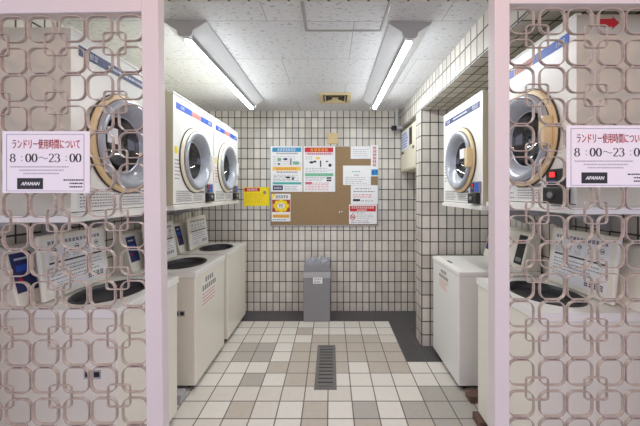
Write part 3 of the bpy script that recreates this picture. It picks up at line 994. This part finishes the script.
draw('flyer_print', 'orange', lambda q, y: glyphs(q, X(274), X(289), Z(217.2), Z(215), 8, y - 0.0006, rr))
draw('flyer_foot', 'sky', lambda q, y: dashes(q, X(272.6), X(289), Z(220.4), Z(218.8), 1, y, rr, 0.02, 0.5))

t, X, Z, band, draw = paper('warning_notice', 'bright yellow notice with red heading taped on tiles left of the cork board', 'notice', 243.4, 187.2, 269.2, 206.0, 'yellow', YW - 0.0005, math.radians(-0.8))
rb = band('red_heading', 'red', 244.2, 187.8, 259.8, 191.4)
draw('heading_text', 'paper', lambda q, y: glyphs(q, X(247), X(257.5), Z(190.8), Z(188.4), 6, y - 0.0005, rr), rb)
draw('notice_print', 'orange', lambda q, y: dashes(q, X(245), X(266), Z(203), Z(193), 5, y, rr, 0.03, 0.16))
draw('notice_picture', 'inkgray', lambda q, y: disc(q, X(264.5), Z(192.6), 0.018, 0.02, y))

t, X, Z, band, draw = paper('notice_sheet', 'glossy white sheet at the top right of the cork board', 'notice', 350.6, 146.3, 370.8, 158.9, 'laminate')
draw('notice_print', 'inkgray', lambda q, y: dashes(q, X(353), X(368.5), Z(157), Z(148.5), 4, y, rr, 0.02, 0.14))
t, X, Z, band, draw = paper('slogan_strip', 'narrow upright strip with red vertical lettering on the board edge', 'notice', 370.9, 145.2, 378.2, 176.4, 'paper', YW - 0.0205)
draw('strip_text', 'red', lambda q, y: glyphs(q, X(372.4), X(376.6), Z(167.0), Z(146.6), 6, y, rr, vertical=True))
db = band('blue_field', 'sky', 371.3, 169.4, 377.9, 175.4)
draw('strip_drops', 'blue', lambda q, y: (disc(q, X(373), Z(172.6), 0.016, 0.02, y - 0.0005), disc(q, X(376.4), Z(171.8), 0.014, 0.016, y - 0.0005)), db)
t, X, Z, band, draw = paper('notice_sheet', 'larger plain white sheet pinned mid right on the cork board', 'notice', 343.0, 165.6, 370.8, 185.0)
draw('notice_heading', 'green', lambda q, y: dashes(q, X(352), X(363), Z(172.6), Z(170.6), 1, y, rr, 0.03, 0.5))
draw('notice_print', 'inkgray', lambda q, y: (dashes(q, X(345.5), X(368), Z(184.2), Z(176.5), 4, y, rr, 0.03, 0.2), q.sheet(X(354), X(359), Z(175.4), Z(174.8), y)))
t, X, Z, band, draw = paper('notice_sheet', 'white sheet with pink print and small black box above the red warning', 'notice', 350.8, 185.2, 377.7, 204.2)
draw('notice_heading', 'inkgray', lambda q, y: (dashes(q, X(355), X(373), Z(189.4), Z(187.8), 1, y, rr, 0.03, 0.4), dashes(q, X(353.5), X(375), Z(192.4), Z(190.6), 1, y, rr, 0.03, 0.5)))
draw('notice_print', 'pinkred', lambda q, y: dashes(q, X(353), X(375.5), Z(198), Z(193.8), 2, y, rr, 0.03, 0.35))
band('black_box', 'ink', 353.0, 199.0, 360.0, 201.2)
draw('notice_foot', 'inkgray', lambda q, y: dashes(q, X(361), X(375), Z(202), Z(199.8), 1, y, rr, 0.03, 0.25))
t, X, Z, band, draw = paper('warning_notice', 'white notice with red heading and no smoking ring at the board corner', 'notice', 349.0, 204.4, 376.8, 224.0)
rb = band('red_heading', 'red', 349.8, 205.8, 375.8, 211.4)
draw('heading_text', 'paper', lambda q, y: (glyphs(q, X(351.5), X(374), Z(208.6), Z(206.4), 11, y - 0.0005, rr), glyphs(q, X(357), X(367), Z(211), Z(209.2), 5, y - 0.0005, rr)), rb)
draw('notice_print', 'inkgray', lambda q, y: (dashes(q, X(352), X(366), Z(213.6), Z(212.2), 1, y, rr, 0.03, 0.4), dashes(q, X(356.5), X(375), Z(219), Z(214.2), 3, y, rr, 0.03, 0.2), dashes(q, X(351), X(374), Z(223.2), Z(220), 2, y, rr, 0.03, 0.3)))
def nosmoke(q, y):
    ringxz(q, X(352.7), Z(217), 0.024, 0.033, y)
    c, s_ = math.cos(PI / 4), math.sin(PI / 4)
    cxx, czz = X(352.7), Z(217)
    q.add([(cxx + a * c - b_ * s_, y - 0.0008, czz - a * s_ - b_ * c) for a, b_ in ((-0.027, -0.003), (0.027, -0.003), (0.027, 0.003), (-0.027, 0.003))], [(0, 1, 2, 3)])
draw('prohibition_ring', 'red', nosmoke)
draw('cigarette', 'ink', lambda q, y: q.sheet(X(351.2), X(354.4), Z(217.6), Z(216.6), y))
for px, py in ((341.8, 211.6), (339.4, 212.0)):
    tag(MB().lathe([(0.0, -0.012), (0.007, -0.010), (0.008, -0.004), (0.003, -0.002), (0.003, 0.0)], WX(px), WZ(py), 12).build('push_pin', M['paper'], loc=(0, YW - 0.0142, 0), smooth=True),
        'small white push pin in the bare cork left of the red warning', 'pin', 'pins in the cork')

pl = thing('wall_plate', 'tan square cover plate on the tiles above the cork board', 'plate', (WX(332.6), YW, WZ(138.4)))
MB().box(-0.062, 0.062, -0.014, -0.0005, -0.066, 0.066).build('plate', M['tanplate'], pl, bevel=0.005)
for s in (-1, 1):
    MB().lathe([(0.0, -0.016), (0.006, -0.0155), (0.007, -0.014)], s * 0.042, 0, 10).build('screw', M['steel'], pl)

# ------------------------------------------------------------------ coin changer in the alcove, pipe, camera
c = thing('change_machine', 'beige wall-mounted change machine in the alcove behind the tiled pier', 'change machine', (0.852, 3.38, 1.69), (0, 0, -PI / 2))
# local: x runs to the viewer's right (towards the camera), y into the wall
cw = 0.32
MB().box(-cw, cw, 0, 0.196, 0.0, 0.48).build('cabinet', M['boxbeige'], c, bevel=0.006)
MB().box(-cw + 0.01, cw - 0.01, -0.006, 0.0, 0.015, 0.200).build('lower_door', M['boxbeige'], c, bevel=0.003)
pn = MB().sheet(-cw + 0.03, 0.02, 0.245, 0.460, 0, 0.001).build('price_panel', M['strip_text'], c)
m = MB(); r5 = random.Random(9)
dashes(m, -cw + 0.05, 0.0, 0.265, 0.445, 6, -0.001, r5, 0.05, 0.45)
m.build('price_print', M['blue'], pn)
MB().box(0.07, 0.17, -0.004, 0.0, 0.27, 0.45).build('coin_window', M['black'], c)
MB().box(0.20, 0.26, -0.008, 0.0, 0.215, 0.24).build('coin_return', M['steel'], c)
MB().box(-0.28, -0.20, -0.005, 0.0, 0.207, 0.235).build('coin_cup', M['black'], c)

p = thing('ceiling_pipe', 'short gray pipe hanging from the ceiling in the back right corner', 'pipe', (0.788, 3.64, ZC))
MB().tube([(0, 0, 0), (0, 0, -0.23)], 0.024, 18).build('pipe', M['pipe'], p, smooth=True)
MB().tube([(0, 0, 0), (0, 0, -0.03)], 0.036, 18).build('flange', M['pipe'], p, smooth=True)
MB().tube([(0, 0, -0.20), (0, 0, -0.25)], 0.030, 18).build('coupling', M['lgray'], p, smooth=True)
p = thing('security_camera', 'small gray camera with black lens below the ceiling pipe', 'camera', (0.775, 3.60, 2.205))
MB().tube([(-0.01, 0, 0.0), (0.07, 0.0, 0.006)], 0.022, 16).build('housing', M['lgray'], p, smooth=True)
MB().tube([(-0.055, -0.01, -0.004), (-0.01, 0, 0.0)], 0.030, 16).build('lens', M['black'], p, smooth=True)
MB().tube([(0.03, 0, 0.01), (0.03, 0.06, 0.0), (0.03, 0.12, 0.0)], 0.008, 8).build('mount', M['lgray'], p)

# ------------------------------------------------------------------ waste bin
b = thing('waste_bin', 'gray upright plastic waste bin with bag liner under the cork board', 'waste bin', (-0.158, 3.40, 0))
bw = 0.150
def frustum(z0, z1, w0, w1, d0, d1, yc):
    return MB().add([(-w0, yc - d0, z0), (w0, yc - d0, z0), (w0, yc + d0, z0), (-w0, yc + d0, z0), (-w1, yc - d1, z1), (w1, yc - d1, z1), (w1, yc + d1, z1), (-w1, yc + d1, z1)],
                    [(3, 2, 1, 0), (4, 5, 6, 7), (0, 1, 5, 4), (1, 2, 6, 5), (2, 3, 7, 6), (3, 0, 4, 7)])
frustum(0, 0.49, 0.149, 0.153, 0.108, 0.115, 0.115).build('body', M['gray'], b, bevel=0.008)
frustum(0.49, 0.555, 0.155, 0.152, 0.118, 0.116, 0.115).build('rim_band', M['lgray'], b, bevel=0.004)
frustum(0.555, 0.645, 0.148, 0.140, 0.110, 0.104, 0.115).build('hood', M['gray'], b, bevel=0.008)
# rumpled edge of the bag
m = MB()
rb_ = random.Random(4)
n = 44
pts0, pts1, pts2 = [], [], []
for i in range(n):
    a = 2 * PI * i / n
    sq = max(abs(math.cos(a)), abs(math.sin(a)))
    ux, uy = math.cos(a) / sq, math.sin(a) / sq
    pts0.append((ux * 0.142, 0.115 + uy * 0.106, 0.63 + rb_.uniform(-0.015, 0.01)))
    k = rb_.uniform(0.94, 1.03)
    pts1.append((ux * 0.140 * k, 0.115 + uy * 0.104 * k, 0.672 + rb_.uniform(-0.014, 0.016)))
    pts2.append((ux * 0.11, 0.115 + uy * 0.08, 0.650 + rb_.uniform(-0.01, 0.012)))
vs = pts0 + pts1 + pts2 + [(0, 0.115, 0.648)]
fs = []
for i in range(n):
    j = (i + 1) % n
    fs += [(i, j, j + n, i + n), (i + n, j + n, j + 2 * n, i + 2 * n), (i + 2 * n, j + 2 * n, 3 * n)]
m.add(vs, fs)
m.build('bag_liner', M['bag'], b)
st = MB().box(-0.042, 0.062, -0.004, 0.0, 0.43, 0.497).build('sticker', M['paper'], b)
q = MB(); glyphs(q, -0.03, 0.05, 0.468, 0.488, 4, -0.004, rr); dashes(q, -0.03, 0.05, 0.437, 0.46, 2, -0.004, rr, 0.02, 0.5)
q.build('sticker_print', M['inkgray'], st)

# ------------------------------------------------------------------ floor drain
d = thing('floor_drain', 'gray slotted drain grate set in the tiled floor', 'drain', (-0.0415, 2.558, 0))
dx, dy = 0.083, 0.322
MB().box(-dx + 0.004, dx - 0.004, -dy + 0.004, dy - 0.004, 0.0003, 0.0015).build('drain_pan', M['hole'], d)
g = MB()
for a in ((-dx, -dx + 0.026, -dy, dy), (dx - 0.026, dx, -dy, dy), (-dx + 0.026, dx - 0.026, -dy, -dy + 0.03), (-dx + 0.026, dx - 0.026, dy - 0.03, dy)):
    g.box(a[0], a[1], a[2], a[3], 0.0003, 0.006)
nb = 12
for k in range(nb):
    y0 = -dy + 0.03 + (2 * dy - 0.06) * (k + 0.18) / nb
    g.box(-dx + 0.026, dx - 0.026, y0, y0 + (2 * dy - 0.06) / nb * 0.68, 0.0016, 0.0052)
g.build('grate', M['drain'], d)

# thin water pipe down the left wall beyond the last dryer
tag(MB().tube([(XL + 0.012, 3.50, 0.98), (XL + 0.012, 3.50, 1.62)], 0.010, 10).build('water_pipe', M['pipe'], smooth=True),
    'thin pale water pipe on the left wall behind the last washer', 'pipe')
